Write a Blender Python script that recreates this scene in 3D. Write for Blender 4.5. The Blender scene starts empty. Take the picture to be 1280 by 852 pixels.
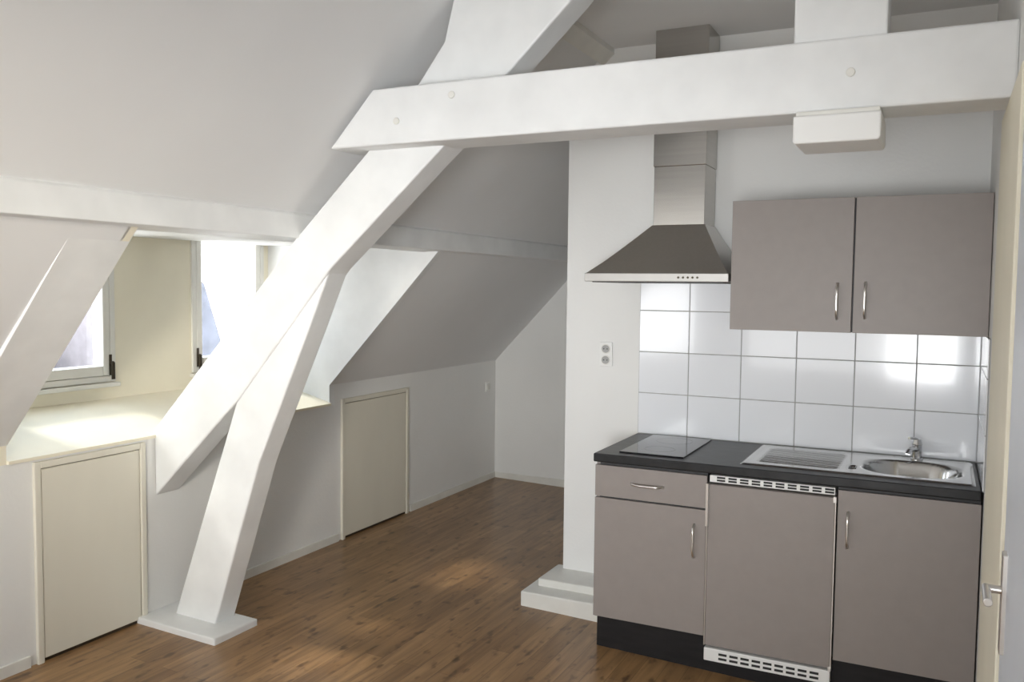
import bpy, bmesh, math
from mathutils import Matrix, Vector
sc=bpy.context.scene
sc.view_settings.view_transform='Standard'
COL=bpy.context.collection
# ---------------------------------------------------------------- materials
def mat(name,col,rough=.5,metal=0,noise=0,nscale=6,bump=0,bscale=80,stretch=(1,1,1),spec=None,coat=0):
    m=bpy.data.materials.new(name);m.use_nodes=True
    nt=m.node_tree;b=nt.nodes['Principled BSDF']
    b.inputs['Base Color'].default_value=(*col,1);b.inputs['Roughness'].default_value=rough
    b.inputs['Metallic'].default_value=metal
    if coat: b.inputs['Coat Weight'].default_value=coat
    if spec is not None: b.inputs['Specular IOR Level'].default_value=spec
    tc=nt.nodes.new('ShaderNodeTexCoord');mp=nt.nodes.new('ShaderNodeMapping')
    mp.inputs['Scale'].default_value=stretch
    nt.links.new(tc.outputs['Object'],mp.inputs['Vector'])
    if noise:
        n=nt.nodes.new('ShaderNodeTexNoise');n.inputs['Scale'].default_value=nscale;n.inputs['Detail'].default_value=3
        r=nt.nodes.new('ShaderNodeValToRGB')
        r.color_ramp.elements[0].position=.3;r.color_ramp.elements[1].position=.7
        r.color_ramp.elements[0].color=(*[c*(1-noise) for c in col],1)
        r.color_ramp.elements[1].color=(*[min(1,c*(1+noise*.5)) for c in col],1)
        nt.links.new(mp.outputs[0],n.inputs['Vector']);nt.links.new(n.outputs['Fac'],r.inputs[0]);nt.links.new(r.outputs[0],b.inputs['Base Color'])
    if bump:
        n=nt.nodes.new('ShaderNodeTexNoise');n.inputs['Scale'].default_value=bscale;n.inputs['Detail'].default_value=2
        bp=nt.nodes.new('ShaderNodeBump');bp.inputs['Strength'].default_value=bump;bp.inputs['Distance'].default_value=.004
        nt.links.new(mp.outputs[0],n.inputs['Vector']);nt.links.new(n.outputs['Fac'],bp.inputs['Height']);nt.links.new(bp.outputs[0],b.inputs['Normal'])
    return m
M_wall=mat('wall_paint',(.81,.81,.79),.7,noise=.03,nscale=2,bump=.2,bscale=60)
M_ceil=mat('ceiling_paint',(.79,.795,.795),.8,noise=.03,nscale=1.5)
M_cream=mat('cream_paint',(.86,.81,.66),.6,noise=.04,nscale=3)
M_door=mat('hatch_paint',(.74,.71,.61),.55,noise=.05,nscale=3,stretch=(1,1,.3))
M_beam=mat('beam_paint',(.81,.82,.815),.5,noise=.07,nscale=5,bump=.4,bscale=12)
M_trim=mat('trim_paint',(.77,.76,.71),.45,noise=.06,nscale=8)
M_white=mat('white_plastic',(.83,.83,.81),.35,noise=.01)
M_taupe=mat('taupe_laminate',(.290,.257,.240),.42,noise=.035,nscale=18)
M_edge=mat('cabinet_edge_dark',(.03,.03,.032),.5,noise=.1)
M_counter=mat('slate_worktop',(.017,.0175,.019),.36,noise=.5,nscale=14,bump=.15,bscale=30,spec=.35)
M_plinth=mat('black_plinth',(.012,.011,.012),.45,noise=.3,nscale=8,stretch=(1,1,6),spec=.3)
M_hood=mat('hood_steel',(.60,.58,.555),.30,1,noise=.03,nscale=3,stretch=(30,30,1))
M_duct=mat('duct_steel',(.50,.48,.45),.27,1,noise=.06,nscale=2,stretch=(1,1,30))
M_sink=mat('sink_steel',(.58,.58,.57),.17,1,noise=.05,nscale=20)
M_chrome=mat('chrome',(.62,.62,.63),.08,1,noise=.02)
M_handle=mat('satin_nickel',(.76,.74,.71),.28,1,noise=.03)
M_hob=mat('black_glass',(.010,.010,.012),.08,noise=.05)
M_tile=mat('white_tile',(.86,.88,.91),.12,noise=.015,nscale=2,coat=.3)
M_grout=mat('grout',(.42,.42,.41),.8,noise=.1,nscale=30)
M_dark=mat('dark_slot',(.02,.02,.02),.6,noise=.1)
M_iron=mat('dark_iron',(.08,.065,.045),.4,.7,noise=.2)
M_rdoor=mat('door_paint_blue_white',(.74,.78,.84),.4,noise=.02)
# floor
M_floor=bpy.data.materials.new('laminate_floor');M_floor.use_nodes=True
nt=M_floor.node_tree;b=nt.nodes['Principled BSDF'];N=nt.nodes.new;L=nt.links.new
tc=N('ShaderNodeTexCoord');sp=N('ShaderNodeSeparateXYZ');cb=N('ShaderNodeCombineXYZ')
L(tc.outputs['Object'],sp.inputs[0]);L(sp.outputs['Y'],cb.inputs['X']);L(sp.outputs['X'],cb.inputs['Y'])
br=N('ShaderNodeTexBrick');br.offset=.37;br.inputs['Scale'].default_value=1
br.inputs['Brick Width'].default_value=.9;br.inputs['Row Height'].default_value=.095
br.inputs['Mortar Size'].default_value=.0010;br.inputs['Mortar Smooth'].default_value=.3;br.inputs['Bias'].default_value=0
br.inputs['Color1'].default_value=(.255,.142,.060,1);br.inputs['Color2'].default_value=(.36,.210,.095,1);br.inputs['Mortar'].default_value=(.12,.065,.03,1)
L(cb.outputs[0],br.inputs['Vector'])
mp=N('ShaderNodeMapping');mp.inputs['Scale'].default_value=(1.6,22,1);L(cb.outputs[0],mp.inputs['Vector'])
n1=N('ShaderNodeTexNoise');n1.inputs['Scale'].default_value=1.6;n1.inputs['Detail'].default_value=5;n1.inputs['Distortion'].default_value=.6;L(mp.outputs[0],n1.inputs['Vector'])
r1=N('ShaderNodeValToRGB');r1.color_ramp.elements[0].position=.3;r1.color_ramp.elements[0].color=(.64,.62,.60,1);r1.color_ramp.elements[1].position=.72;r1.color_ramp.elements[1].color=(1.20,1.20,1.17,1);L(n1.outputs['Fac'],r1.inputs[0])
mx=N('ShaderNodeMix');mx.data_type='RGBA';mx.blend_type='MULTIPLY';mx.inputs[0].default_value=1
L(br.outputs['Color'],mx.inputs[6]);L(r1.outputs[0],mx.inputs[7])
mp2=N('ShaderNodeMapping');mp2.inputs['Scale'].default_value=(6,13,1);L(cb.outputs[0],mp2.inputs['Vector'])
n2=N('ShaderNodeTexNoise');n2.inputs['Scale'].default_value=1.5;n2.inputs['Detail'].default_value=2;L(mp2.outputs[0],n2.inputs['Vector'])
r2=N('ShaderNodeValToRGB');r2.color_ramp.elements[0].position=.28;r2.color_ramp.elements[0].color=(.42,.38,.36,1);r2.color_ramp.elements[1].position=.42;r2.color_ramp.elements[1].color=(1,1,1,1);L(n2.outputs['Fac'],r2.inputs[0])
mx2=N('ShaderNodeMix');mx2.data_type='RGBA';mx2.blend_type='MULTIPLY';mx2.inputs[0].default_value=1
L(mx.outputs[2],mx2.inputs[6]);L(r2.outputs[0],mx2.inputs[7]);L(mx2.outputs[2],b.inputs['Base Color'])
b.inputs['Roughness'].default_value=.30
# glass
M_glass=bpy.data.materials.new('window_glass');M_glass.use_nodes=True
nt=M_glass.node_tree;nt.nodes.clear();N=nt.nodes.new;L=nt.links.new
o=N('ShaderNodeOutputMaterial');t=N('ShaderNodeBsdfTransparent');g=N('ShaderNodeBsdfGlossy');g.inputs['Roughness'].default_value=.02;ms=N('ShaderNodeMixShader');ms.inputs[0].default_value=.06
L(t.outputs[0],ms.inputs[1]);L(g.outputs[0],ms.inputs[2]);L(ms.outputs[0],o.inputs[0])
# ---------------------------------------------------------------- helpers
def link(me,name,mats,parent=None,bevel=0,seg=2,smooth=False):
    ob=bpy.data.objects.new(name,me);COL.objects.link(ob)
    for m in (mats if isinstance(mats,(list,tuple)) else [mats]): me.materials.append(m)
    if parent: ob.parent=parent
    if bevel:
        bv=ob.modifiers.new('bevel','BEVEL');bv.width=bevel;bv.segments=seg;bv.limit_method='ANGLE';bv.angle_limit=math.radians(35)
    if smooth:
        for p in me.polygons:p.use_smooth=True
    return ob
def addbox(bm,x0,x1,y0,y1,z0,z1,mi=0):
    v=[bm.verts.new((x,y,z)) for x in(x0,x1) for y in(y0,y1) for z in(z0,z1)]
    for f in((0,1,3,2),(4,6,7,5),(0,4,5,1),(2,3,7,6),(0,2,6,4),(1,5,7,3)):
        fc=bm.faces.new([v[i] for i in f]);fc.material_index=mi
def addprism(bm,poly,a0,a1,axis='y',mi=0):
    def P(u,v,a): return (u,a,v) if axis=='y' else ((a,u,v) if axis=='x' else (u,v,a))
    A=[bm.verts.new(P(u,v,a0)) for u,v in poly];B=[bm.verts.new(P(u,v,a1)) for u,v in poly]
    n=len(poly);fs=[bm.faces.new(A),bm.faces.new(B[::-1])]
    for i in range(n): fs.append(bm.faces.new([A[i],B[i],B[(i+1)%n],A[(i+1)%n]]))
    for f in fs:f.material_index=mi
def addcyl(bm,c,r,h,axis='z',n=24,r2=None,mi=0):
    r2=r if r2 is None else r2
    rot={'z':Matrix.Identity(4),'y':Matrix.Rotation(math.radians(90),4,'X'),'x':Matrix.Rotation(math.radians(90),4,'Y')}[axis]
    res=bmesh.ops.create_cone(bm,cap_ends=True,segments=n,radius1=r,radius2=r2,depth=h,matrix=Matrix.Translation(c)@rot)
    for v in res['verts']:
        for f in v.link_faces:f.material_index=mi
def fin(bm,name,mats,parent=None,bevel=0,seg=2,smooth=False):
    bmesh.ops.recalc_face_normals(bm,faces=bm.faces);me=bpy.data.meshes.new(name);bm.to_mesh(me);bm.free()
    return link(me,name,mats,parent,bevel,seg,smooth)
def box(name,x0,x1,y0,y1,z0,z1,m,parent=None,bevel=0):
    bm=bmesh.new();addbox(bm,x0,x1,y0,y1,z0,z1);return fin(bm,name,m,parent,bevel)
def prism(name,poly,a0,a1,m,axis='y',parent=None,bevel=0):
    bm=bmesh.new();addprism(bm,poly,a0,a1,axis);return fin(bm,name,m,parent,bevel)
def empty(name,loc=(0,0,0)):
    e=bpy.data.objects.new(name,None);COL.objects.link(e);e.empty_display_size=.1;return e
def tube(name,pts,r,m,parent=None,cyc=False):
    c=bpy.data.curves.new(name,'CURVE');c.dimensions='3D';c.bevel_depth=r;c.bevel_resolution=4;c.use_fill_caps=True
    s=c.splines.new('POLY');s.points.add(len(pts)-1)
    for i,p in enumerate(pts):s.points[i].co=(*p,1)
    s.use_cyclic_u=cyc
    ob=bpy.data.objects.new(name,c);COL.objects.link(ob);c.materials.append(m)
    dg=bpy.context.evaluated_depsgraph_get();me=bpy.data.meshes.new_from_object(ob.evaluated_get(dg))
    bpy.data.objects.remove(ob);ob=bpy.data.objects.new(name,me);COL.objects.link(ob)
    for p in me.polygons:p.use_smooth=True
    if parent:ob.parent=parent
    return ob
# ---------------------------------------------------------------- room shell
XL=-3.606;YB=2.22;YF=-6.5
fz=lambda x:-.0288*(x+3.6)
prism('floor',[(-3.75,fz(-3.75)),(.15,fz(.15)),(.15,-.25),(-3.75,-.25)],YF,YB+.1,M_floor)
roof=lambda x:4.80+1.05*x
prism('ceiling',[(-2.80,roof(-2.80)),(-1.81,2.9),(.12,2.9),(.12,3.05),(-1.87,3.05),(-2.95,roof(-2.8)+.02)],YF,YB+.1,M_ceil)
pl=[(XL,roof(XL)),(-2.80,roof(-2.80)),(-2.86,roof(-2.8)+.09),(XL-.14,roof(XL)+.0)]
bm=bmesh.new();addprism(bm,pl,-.01,YB+.1);addprism(bm,pl,YF,-2.19);fin(bm,'ceiling_lower_slope',M_ceil)
bm=bmesh.new()
addbox(bm,XL-.12,XL,0,YB+.1,-.2,roof(XL));addbox(bm,XL-.12,XL,YF,-2.2,-.2,roof(XL))
addbox(bm,XL-.12,XL,-2.2,0,-.2,.885);fin(bm,'wall_left',M_wall)
prism('wall_back',[(-3.7,-.2),(-3.7,.95),(XL,roof(XL)),(-1.95,roof(-1.95)),(-1.95,-.2)],YB,YB+.1,M_wall)
prism('wall_kitchen',[(-2.02,-.2),(-2.02,roof(-2.02)),(-1.81,2.9),(.1,2.9),(.1,-.2)],0,.12,M_wall)
prism('wall_alcove',[(-2.02,-.2),(-2.02,roof(-2.02)),(-1.9,roof(-1.9)),(-1.9,-.2)],.12,YB,M_wall)
box('wall_right',0,.12,YF,0,-.2,2.95,M_wall)
box('wall_front',-3.75,.12,YF-.1,YF,-.2,3.0,M_wall)
# dormer
XD=-4.1;ZD=1.89
bm=bmesh.new()
addbox(bm,XD-.14,XD,-2.2,0,.7,1.12)
addbox(bm,XD-.14,XD,-1.23,-.70,1.12,2.0)
addbox(bm,XD-.14,XD,-2.2,-2.02,1.12,2.0);addbox(bm,XD-.14,XD,-.1,0,1.12,2.0)
fin(bm,'wall_dormer',M_cream)
ck=[(-2.79,roof(-2.79)),(-2.79,2.0),(XD-.1,2.0),(XD-.1,.75),(XL-.02,.75),(XL+.0,.885),(XL,roof(XL))]
prism('wall_dormer_far_cheek',ck,-.05,0,M_beam)
prism('wall_dormer_near_cheek',ck,-2.2,-2.16,M_cream)
box('ceiling_dormer',XD-.14,-2.80,-2.2,0,ZD,2.02,M_wall)
prism('trim_1',[(XL+.015,.886),(XL+.015,.90),(XD,1.03),(XD,.95),(XL-.02,.86),(XL+.0,.886)],-2.16,-.05,M_cream)
# windows
def window(name,y0,y1,z0,z1,latch_y):
    e=empty(name);x0,x1=XD-.10,XD+.012;w=.032
    bm=bmesh.new()
    for a,b_,c,d in((y0,y0+w,z0,z1),(y1-w,y1,z0,z1),(y0+w,y1-w,z0,z0+w),(y0+w,y1-w,z1-w,z1)): addbox(bm,x0,x1,a,b_,c,d)
    fin(bm,'outer_frame',M_trim,e,.004)
    bm=bmesh.new();y0+=w+.002;y1-=w+.002;z0+=w+.002;z1-=w+.002;w=.042
    for a,b_,c,d in((y0,y0+w,z0,z1),(y1-w,y1,z0,z1),(y0+w,y1-w,z0,z0+w+.01),(y0+w,y1-w,z1-w,z1)): addbox(bm,x0+.03,x1+.0,a,b_,c,d)
    fin(bm,'sash',M_trim,e,.006)
    box('pane',XD-.055,XD-.051,y0+w,y1-w,z0+w,z1-w,M_glass,e)
    bm=bmesh.new();addbox(bm,x1,x1+.006,latch_y-.008,latch_y+.008,z0+.0,z0+.11);addbox(bm,x1+.006,x1+.026,latch_y-.006,latch_y+.006,z0+.06,z0+.075);addbox(bm,x1+.018,x1+.028,latch_y-.009,latch_y+.009,z0-.02,z0+.07)
    fin(bm,'latch',M_iron,e,.002)
    box('stool',XD,XD+.03,y0-.05,y1+.05,z0-.06,z0-.038,M_trim,e,.004)
window('window_1',-2.02,-1.23,1.12,1.97,-1.265)
window('window_2',-.70,-.10,1.12,1.97,-.665)
# trims
box('baseboard_left',XL,XL+.014,.87,YB,-.1,.05,M_trim,bevel=.003)
box('baseboard_left.001',XL,XL+.014,-1.2,.03,-.1,.05,M_trim,bevel=.003)
box('baseboard_left.002',XL,XL+.014,YF,-2.08,-.1,.05,M_trim,bevel=.003)
box('baseboard_back',XL,-2.02,YB-.014,YB,-.1,.045,M_trim,bevel=.003)
prism('trim_2',[(-1.86,roof(-1.86)-.001),(-1.83,roof(-1.86)-.03),(-1.77,2.873),(-1.77,2.901),(-1.80,2.901)],YF,0,M_trim)
# hatches
def hatch(name,y0,y1,z1):
    e=empty(name)
    bm=bmesh.new();w=.03
    addbox(bm,XL,XL+.018,y0,y0+w,-.02,z1);addbox(bm,XL,XL+.018,y1-w,y1,-.02,z1);addbox(bm,XL,XL+.018,y0+w,y1-w,z1-w,z1)
    fin(bm,'frame',M_door,e,.004)
    box('leaf',XL,XL+.012,y0+w+.004,y1-w-.004,.015,z1-w-.004,M_door,e,.004)
    box('shadow_gap',XL,XL+.004,y0+w,y1-w,-.02,z1-w,M_iron,e)
hatch('door_1',-2.05,-1.475,.875)
hatch('door_2',.06,.84,.915)
# door right wall
e=empty('door_3')
box('casing_far',-.018,0,-1.95,-1.12,-.15,2.2,M_cream,e,.004)
box('leaf',-.010,0,-2.85,-1.97,-.13,2.06,M_rdoor,e,.003)
bm=bmesh.new();addbox(bm,-.02,-.008,-2.10,-2.055,.78,1.02);addcyl(bm,(-.035,-2.078,.93),.01,.04,'x');addcyl(bm,(-.052,-2.13,.93),.01,.12,'y');fin(bm,'lever_handle',M_handle,e,.002)
# ---------------------------------------------------------------- roof timbers
tr=empty('roof_truss')
prism('foot_plate',[(-3.606,fz(-3.5)-.02),(-3.10,fz(-3.1)-.02),(-3.10,.018),(-3.606,.03)],-1.53,-1.25,M_beam,parent=tr,bevel=.006)
prism('leg',[(-3.49,.02),(-3.23,.01),(-2.95,.82),(-2.66,1.44),(-2.53,1.73),(-2.75,1.75),(-3.06,1.15)],-1.40,-1.27,M_beam,parent=tr,bevel=.008)
prism('principal_rafter',[(-3.60,.60),(-3.06,1.11),(-2.53,1.71),(-1.94,2.22),(-1.42,2.70),(-1.22,2.91),(-1.90,2.91),(-1.93,2.76),(-1.97,2.60),(-2.08,2.46),(-2.32,2.21),(-2.73,1.83),(-3.60,.93)],-1.412,-1.265,M_beam,parent=tr,bevel=.008)
prism('tie_beam',[(-2.446,2.197),(0,2.197),(0,2.418),(-2.235,2.418)],-1.52,-1.32,M_beam,parent=tr,bevel=.008)
box('king_post',-.625,-.35,-1.50,-1.36,2.41,2.91,M_beam,tr,.006)
bm=bmesh.new()
for x,z in((-1.87,2.365),(-2.12,2.285),(-.45,2.31)): addcyl(bm,(x,-1.521,z),.014,.010,'y',20,)
fin(bm,'bolt_plugs',M_trim,tr,.003)
prism('roof_purlin',[(-2.70,1.843),(-2.70,1.945),(-2.73,1.97),(-2.92,1.84),(-2.88,1.843)],YF,YB,M_beam,bevel=.004)
# rafter at dormer edge
bm=bmesh.new();addprism(bm,[(XL,roof(XL)+.01),(XL+.001,roof(XL)-.05),(-2.855,1.848-.045),(-2.82,1.842),(-2.83,roof(-2.83)+.01)],-2.41,-2.155)
fin(bm,'roof_rafter',M_beam,None,.006)
# emergency light
e=empty('emergency_light')
box('base',-.605,-.36,-1.545,-1.33,2.178,2.196,M_trim,e,.003)
prism('diffuser',[(-.61,2.18),(-.61,2.102),(-.603,2.094),(-.362,2.094),(-.355,2.102),(-.355,2.18)],-1.565,-1.33,M_white,parent=e,bevel=.006)
# ---------------------------------------------------------------- column plinth
bm=bmesh.new();addbox(bm,-2.12,-1.62,-.34,.1,-.12,.035);addbox(bm,-2.075,-1.62,-.22,.06,.03,.075);fin(bm,'wall_plinth_block',M_trim,None,.008)
# ---------------------------------------------------------------- tiles
H=.874;TW=1.6/6;TH=.2173
e=empty('backsplash_tiles');g=.0022
bm=bmesh.new()
for i in range(6):
    for j in range(4):
        z0=H+j*TH;z1=z0+TH-g
        if i>=2: z1=min(z1,1.461)
        if z1<z0+.02: continue
        addbox(bm,-1.6+i*TW+g,(-1.6+(i+1)*TW-g) if i<5 else -.009,-.0075,-.0005,z0+g,z1)
        if i==2 and j>=2: addbox(bm,-1.6+i*TW+g,-1.026,-.0075,-.0005,max(z0+g,1.463),z0+TH-g)
addbox(bm,-1.6+2*TW+g,-1.026,-.0075,-.0005,H+3*TH+g,H+4*TH-g)
fin(bm,'tile_field',M_tile,e,.0015)
bm=bmesh.new();addbox(bm,-1.6,-.009,-.004,-.0002,H,1.461);addbox(bm,-1.6,-1.026,-.004,-.0002,1.461,H+4*TH);fin(bm,'grout',M_grout,e)
e=empty('side_backsplash_tiles')
bm=bmesh.new();TS=.22
for i in range(3):
    for j in range(3):
        z0=H+j*TH
        addbox(bm,-.0075,-.0005,-.009-(i+1)*TS+g,-.009-i*TS-g,z0+g,min(z0+TH-g,1.461))
fin(bm,'tile_return',M_tile,e,.0015)
box('grout_return',-.004,-.0002,-.67,-.009,H,1.461,M_grout,e)
# ---------------------------------------------------------------- base cabinets
kc=empty('drawer_base_cabinet');kd=empty('sink_base_cabinet')
FY=-.635
def panel(n,x0,x1,z0,z1,y=FY,par=kc,m=M_taupe,t=.018): return box(n,x0,x1,y,y+t,z0,z1,m,par,.0015)
panel('drawer_front',-1.598,-1.073,.672,.818)
panel('door',-1.598,-1.073,.098,.664)
panel('door',-.528,-.006,.098,.818,par=kd)
for n,x,pr in(('side_left',-1.596,kc),('side_right',-1.090,kc),('side_left',-.53,kd),('side_right',-.024,kd)): box(n,x,x+.016,-.617,-.02,.09,.833,M_taupe if x<-1.5 else M_edge,pr)
box('front_gap',-1.58,-1.088,-.616,-.606,.09,.833,M_edge,kc)
box('front_gap',-.514,-.02,-.616,-.606,.09,.833,M_edge,kd)
box('bottom',-1.58,-1.088,-.606,-.02,.09,.106,M_edge,kc);box('bottom',-.514,-.02,-.606,-.02,.09,.106,M_edge,kd)
bm=bmesh.new();addprism(bm,[(-1.59,.09),(-.004,.09),(-.004,fz(0)-.01),(-1.59,fz(-1.59)-.01)],-.598,-.58)
addprism(bm,[(-.58,.09),(-.02,.09),(-.02,-.07),(-.58,-.07)],-1.59,-1.575,'x')
fin(bm,'trim_3',M_plinth)
def handle(n,c,L_,vert,par,y):
    x,z=c;h=L_/2;o=.028
    pts=[]
    for k in range(13):
        t=-1+k/6; a=h*t
        dep=o*(1-abs(t)**6)
        pts.append((x,y-dep,z+a) if vert else (x+a,y-dep,z))
    return tube(n,pts,.0058,M_handle,par)
handle('drawer_handle',(-1.345,.745),.15,False,kc,FY)
handle('door_handle',(-1.125,.52),.15,True,kc,FY)
handle('door_handle',(-.487,.655),.15,True,kd,FY)
# fridge
fr=empty('mini_refrigerator')
box('body',-1.062,-.54,-.575,-.03,-.0,.828,M_white,fr,.004)
box('feet_left',-1.04,-1.0,-.56,-.52,-.09,.0,M_dark,fr);box('feet_right',-.6,-.56,-.56,-.52,-.09,.0,M_dark,fr)
box('door',-1.064,-.538,-.645,-.578,.062,.785,M_taupe,fr,.004)
box('top_grille',-1.062,-.54,-.632,-.57,.793,.824,M_white,fr,.002)
box('bottom_grille',-1.066,-.536,-.650,-.605,-.005,.053,M_white,fr,.004)
bm=bmesh.new()
for k in range(10):
    x=-1.03+k*.05;addbox(bm,x,x+.036,-.6335,-.62,.799,.807);addbox(bm,x,x+.036,-.6335,-.62,.811,.819)
for k in range(9):
    x=-1.0+k*.048;addbox(bm,x,x+.036,-.6515,-.64,.008,.018);addbox(bm,x,x+.036,-.6515,-.64,.028,.038)
fin(bm,'vent_slots',M_dark,fr)
bm=bmesh.new()
addbox(bm,-1.071,-1.060,-.662,-.612,.60,.79);addbox(bm,-.545,-.532,-.652,-.61,.765,.79);addbox(bm,-.545,-.532,-.652,-.61,.052,.07)
addbox(bm,-1.069,-1.064,-.647,-.61,.062,.785);addbox(bm,-.538,-.533,-.647,-.61,.062,.785);fin(bm,'door_edging',M_handle,fr,.001)
# countertop with cut-out
ct=empty('kitchen_countertop')
zt0,zt1=.834,H;sx0,sx1,sy0,sy1=-.50,-.05,-.53,-.12
bm=bmesh.new()
xs=[-1.602,sx0,sx1,-.008];ys=[-.655,sy0,sy1,-.0085]
V={}
for i,x in enumerate(xs):
    for j,y in enumerate(ys):
        for k,z in enumerate((zt0,zt1)): V[i,j,k]=bm.verts.new((x,y,z))
for i in range(3):
    for j in range(3):
        if (i,j)==(1,1): continue
        for k in(0,1): bm.faces.new([V[i,j,k],V[i+1,j,k],V[i+1,j+1,k],V[i,j+1,k]])
for i in range(3):
    for j in(0,3): bm.faces.new([V[i,j,0],V[i+1,j,0],V[i+1,j,1],V[i,j,1]]);
    for j in(0,3): bm.faces.new([V[j,i,0],V[j,i+1,0],V[j,i+1,1],V[j,i,1]])
for a,b_ in(((1,1),(2,1)),((2,1),(2,2)),((2,2),(1,2)),((1,2),(1,1))): bm.faces.new([V[(*a,0)],V[(*b_,0)],V[(*b_,1)],V[(*a,1)]])
fin(bm,'slab',M_counter,ct,.006,3)
# sink
sk=empty('stainless_sink')
X0,X1,Y0,Y1=-.945,-.025,-.575,-.055
nx,ny=150,84
def rr(x,y,cx,cy,hx,hy,r):
    dx=abs(x-cx)-(hx-r);dy=abs(y-cy)-(hy-r)
    return math.hypot(max(dx,0),max(dy,0))+min(max(dx,dy),0)-r
def sm(t): t=max(0,min(1,t));return t*t*(3-2*t)
bm=bmesh.new();G=[]
for i in range(nx+1):
    row=[]
    for j in range(ny+1):
        x=X0+(X1-X0)*i/nx;y=Y0+(Y1-Y0)*j/ny
        z=H+.007
        de=min(x-X0,X1-x,y-Y0,Y1-y)
        z-=.0065*(1-sm(de/.012))
        z-=.003*sm((de-.02)/.01)
        d_=rr(x,y,-.265,-.325,.20,.185,.15);z-=.15*sm(-d_/.05)
        d2=rr(x,y,-.715,-.315,.175,.20,.04);k=sm(-d2/.012)
        z+=k*(-.004+.004*math.cos((y+.315)/.036*2*math.pi))
        d3=rr(x,y,-.495,-.42,.018,.05,.018);z-=.02*sm(-d3/.012)
        row.append(bm.verts.new((x,y,z)))
    G.append(row)
for i in range(nx):
    for j in range(ny): bm.faces.new([G[i][j],G[i+1][j],G[i+1][j+1],G[i][j+1]])
fin(bm,'basin_and_drainer',M_sink,sk,smooth=True)
bm=bmesh.new();addcyl(bm,(-.265,-.325,H-.139),.035,.006,'z',28);fin(bm,'drain',M_chrome,sk,.002)
# faucet
fc=empty('sink_faucet');zf=H+.003
bm=bmesh.new();addcyl(bm,(-.25,-.095,zf+.004),.026,.01);addcyl(bm,(-.25,-.095,zf+.038),.021,.07);addcyl(bm,(-.25,-.095,zf+.083),.023,.026,r2=.016)
fin(bm,'body',M_chrome,fc,.002,smooth=False)
tube('spout',[(-.25,-.10,zf+.045),(-.262,-.14,zf+.058),(-.274,-.18,zf+.060),(-.282,-.205,zf+.054),(-.284,-.211,zf+.042)],.011,M_chrome,fc)
tube('lever',[(-.25,-.095,zf+.094),(-.262,-.12,zf+.102),(-.282,-.155,zf+.106)],.006,M_chrome,fc)
# hob
hb=empty('ceramic_hob')
box('glass_plate',-1.50,-1.195,-.585,-.045,H+.0005,H+.007,M_hob,hb,.002)
bm=bmesh.new()
for cy,r in((-.44,.072),(-.19,.09)):
    n=40
    A=[bm.verts.new((-1.348+r*math.cos(2*math.pi*k/n),cy+r*math.sin(2*math.pi*k/n),H+.0073)) for k in range(n)]
    B=[bm.verts.new((-1.348+(r-.002)*math.cos(2*math.pi*k/n),cy+(r-.002)*math.sin(2*math.pi*k/n),H+.0073)) for k in range(n)]
    for k in range(n): bm.faces.new([A[k],A[(k+1)%n],B[(k+1)%n],B[k]])
fin(bm,'cooking_zone_rings',mat('hob_marking',(.08,.08,.085),.2,noise=.05),hb)
# wall cabinet
wc=empty('overhead_cabinet');UY=-.492
box('carcass',-1.020,-.003,UY+.02,-.009,1.463,2.031,M_taupe,wc,.001)
box('door_gap',-1.018,-.004,UY+.017,UY+.021,1.465,2.029,M_edge,wc)
box('door_left',-1.023,-.515,UY,UY+.018,1.462,2.032,M_taupe,wc,.0015)
box('door_right',-.508,-.003,UY,UY+.018,1.462,2.032,M_taupe,wc,.0015)
handle('handle_left',(-.572,1.595),.15,True,wc,UY);handle('handle_right',(-.462,1.60),.15,True,wc,UY)
# ---------------------------------------------------------------- hood
hd=empty('range_hood')
hx0,hx1,hy0,hz0,hz1=-1.722,-1.032,-.50,1.672,1.712
dx0,dx1,dy0,dz=-1.475,-1.212,-.225,1.955
box('rim',hx0,hx1,hy0,-.012,hz0,hz1,mat('hood_rim_steel',(.50,.49,.47),.5,1,noise=.03),hd,.003)
bm=bmesh.new()
rings=[]
for t in(0,.25,.5,.75,1.0):
    k=t**.92
    xa=hx0+.004+(dx0-hx0-.004)*k;xb=hx1-.004+(dx1-hx1+.004)*k;ya=hy0+.004+(dy0-hy0-.004)*k;z=hz1-.002+(dz-hz1)*t
    rings.append([bm.verts.new(p) for p in((xa,ya,z),(xb,ya,z),(xb,-.01,z),(xa,-.01,z))])
for a,b_ in zip(rings,rings[1:]):
    for i in range(4): bm.faces.new([a[i],a[(i+1)%4],b_[(i+1)%4],b_[i]])
bm.faces.new(rings[0][::-1]);bm.faces.new(rings[-1]);fin(bm,'canopy',M_hood,hd)
box('filter',hx0+.03,hx1-.03,hy0+.03,-.03,hz0-.004,hz0,M_edge,hd)
box('duct_lower',dx0+.004,dx1-.004,dy0+.004,-.009,dz-.003,2.24,M_duct,hd,.002)
box('duct_upper',dx0,dx1,dy0,-.009,2.24,2.899,M_duct,hd,.002)
bm=bmesh.new()
for k in range(5): addcyl(bm,(-1.26+k*.022,hy0-.002,hz0+.02),.005,.006,'y',16)
fin(bm,'buttons',M_iron,hd)
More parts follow.
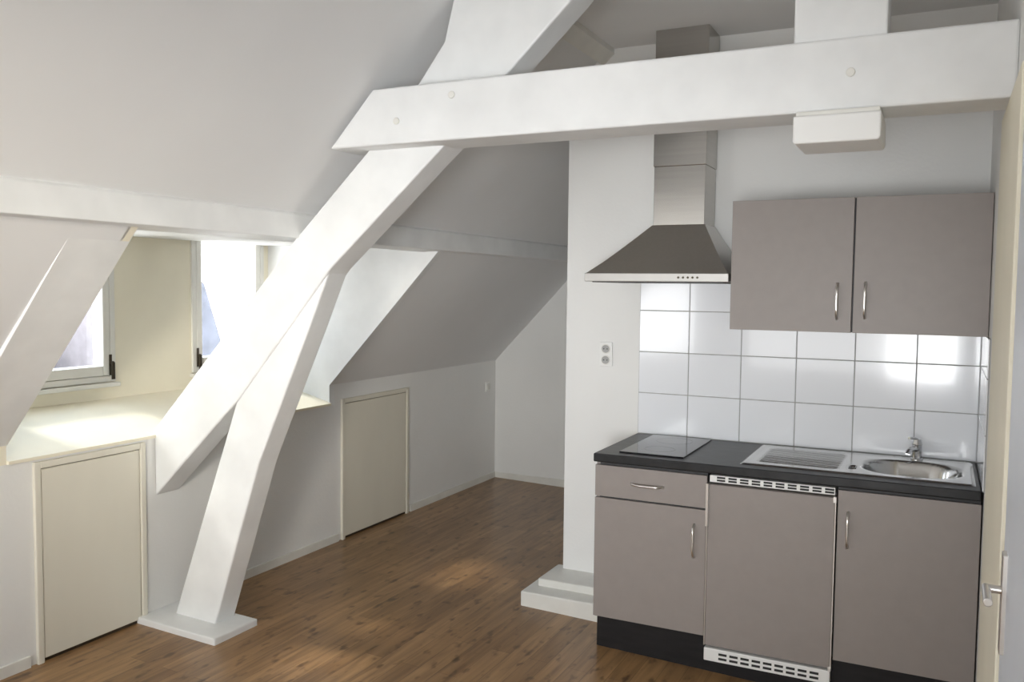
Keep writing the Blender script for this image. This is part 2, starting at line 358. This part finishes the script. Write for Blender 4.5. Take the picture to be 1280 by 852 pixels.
# ---------------------------------------------------------------- outlets
def outlet(name,x,z):
    e=empty(name)
    box('plate',x-.036,x+.036,-.012,0,z-.066,z+.066,M_white,e,.004)
    bm=bmesh.new()
    for dz_ in(-.03,.03): addcyl(bm,(x,-.013,z+dz_),.026,.004,'y',24)
    fin(bm,'socket_ring',M_trim,e,.001)
    bm=bmesh.new()
    for dz_ in(-.03,.03): addcyl(bm,(x,-.0152,z+dz_),.021,.002,'y',24)
    fin(bm,'socket_well',M_grout,e)
    bm=bmesh.new()
    for dz_ in(-.03,.03):
        for dx_ in(-.0095,.0095): addcyl(bm,(x+dx_,-.0165,z+dz_),.003,.002,'y',12)
    fin(bm,'pin_holes',M_dark,e)
outlet('electrical_outlet',-1.785,1.285)
e=empty('light_switch');box('plate',XL,XL+.012,2.03,2.11,.76,.84,M_white,e,.004);box('rocker',XL+.012,XL+.018,2.045,2.095,.775,.825,M_trim,e,.003)
# ---------------------------------------------------------------- outside
M_rooft=mat('slate_roof_tiles',(.10,.105,.125),.7,noise=.3,nscale=5)
M_brick=mat('outside_brick',(.23,.20,.195),.8,noise=.15,nscale=8)
e=empty('neighbour_house')
prism('walls',[(-16,-6),(-16,-1.4),(-13.7,.65),(-11.5,-1.4),(-11.5,-6)],1.1,4.7,M_brick,parent=e)
bm=bmesh.new();n=14
for xe in(-11.3,-16.2):
    xm=-13.75
    for k in range(n):
        t0,t1=k/n,(k+1)/n
        x0_,x1_=xe+(xm-xe)*t0,xe+(xm-xe)*t1;z0_,z1_=-1.5+2.4*t0,-1.5+2.4*t1
        addprism(bm,[(x0_,z0_),(x1_,z1_),(x1_,z1_+.03),(x0_,z0_+.09)],1.0,4.8)
fin(bm,'roof_tiles',M_rooft,e)
e=empty('neighbour_house')
prism('walls',[(5.3,-6),(5.3,1.5),(6.1,2.3),(6.95,1.7),(7.4,.7),(7.6,-.2),(7.6,-6)],-16,-12.1,M_brick,'x',e)
bm=bmesh.new()
addprism(bm,[(6.1,2.35),(7.05,1.65),(7.5,.45),(7.75,-.4),(7.5,-.4),(7.2,-.4),(6.9,-.4),(6.9,1.4),(6.0,2.2)],-12.1,-11.95,'x')
fin(bm,'slate_gable',M_rooft,e)
# ---------------------------------------------------------------- lights
w=bpy.data.worlds.new('sky');sc.world=w;w.use_nodes=True;nt=w.node_tree
bg=nt.nodes['Background'];tcw=nt.nodes.new('ShaderNodeTexCoord');sx=nt.nodes.new('ShaderNodeSeparateXYZ');rp=nt.nodes.new('ShaderNodeValToRGB')
rp.color_ramp.elements[0].position=0;rp.color_ramp.elements[0].color=(.95,.97,1,1);rp.color_ramp.elements[1].position=.6;rp.color_ramp.elements[1].color=(.62,.78,1,1)
nt.links.new(tcw.outputs['Generated'],sx.inputs[0]);nt.links.new(sx.outputs['Z'],rp.inputs[0]);nt.links.new(rp.outputs[0],bg.inputs['Color']);bg.inputs['Strength'].default_value=6.5
def area(name,loc,tgt,sx_,sy_,p,col=(1,1,1),spread=180):
    l=bpy.data.lights.new(name,'AREA');l.shape='RECTANGLE';l.size=sx_;l.size_y=sy_;l.energy=p;l.color=col;l.spread=math.radians(spread)
    ob=bpy.data.objects.new(name,l);COL.objects.link(ob);ob.location=loc
    ob.rotation_euler=(Vector(tgt)-Vector(loc)).to_track_quat('-Z','Y').to_euler();return ob
area('rear_fill_light',(-1.2,-6.3,1.3),(-2.0,0,1.0),2.2,1.2,40,(.985,.995,1))  # unseen soft lamp added behind the camera to fill room and slopes
area('side_fill_light',(-3.15,-4.6,1.35),(-.9,0,1.15),1.3,.8,31,(.97,.985,1))  # added area lamp, out of view, brightens kitchen and tie beam
area('right_fill_light',(-.35,-5.6,1.2),(-2.8,1.6,1.5),.7,1.0,11,(.97,.985,1),55)  # extra unseen lamp added to lift the dark alcove slope
area('dormer_fill_light',(-.5,-5.6,1.9),(-3.9,-.8,1.25),.4,.4,4.5,(1,.93,.80),36)  # warm area lamp added to brighten the dormer, separate from the sun
sl=bpy.data.lights.new('sun','SUN');sl.energy=3.2;sl.angle=math.radians(8);sl.color=(1,.95,.86)
so=bpy.data.objects.new('sun',sl);COL.objects.link(so);so.location=(-8,-2,6);so.rotation_euler=Vector((1,.22,-1.08)).to_track_quat('-Z','Y').to_euler()
# ---------------------------------------------------------------- camera
cd=bpy.data.cameras.new('camera');cam=bpy.data.objects.new('camera',cd);COL.objects.link(cam)
cd.sensor_width=36;cd.lens=1087.84/1280*36;cd.clip_start=.02
ya,pi_,ro=[math.radians(k) for k in(26.2902,86.5224,.6306)]
cam.matrix_world=Matrix.Translation((-.1692,-4.4225,1.6353))@(Matrix.Rotation(ya,4,'Z')@Matrix.Rotation(pi_,4,'X')@Matrix.Rotation(ro,4,'Z'))
sc.camera=cam
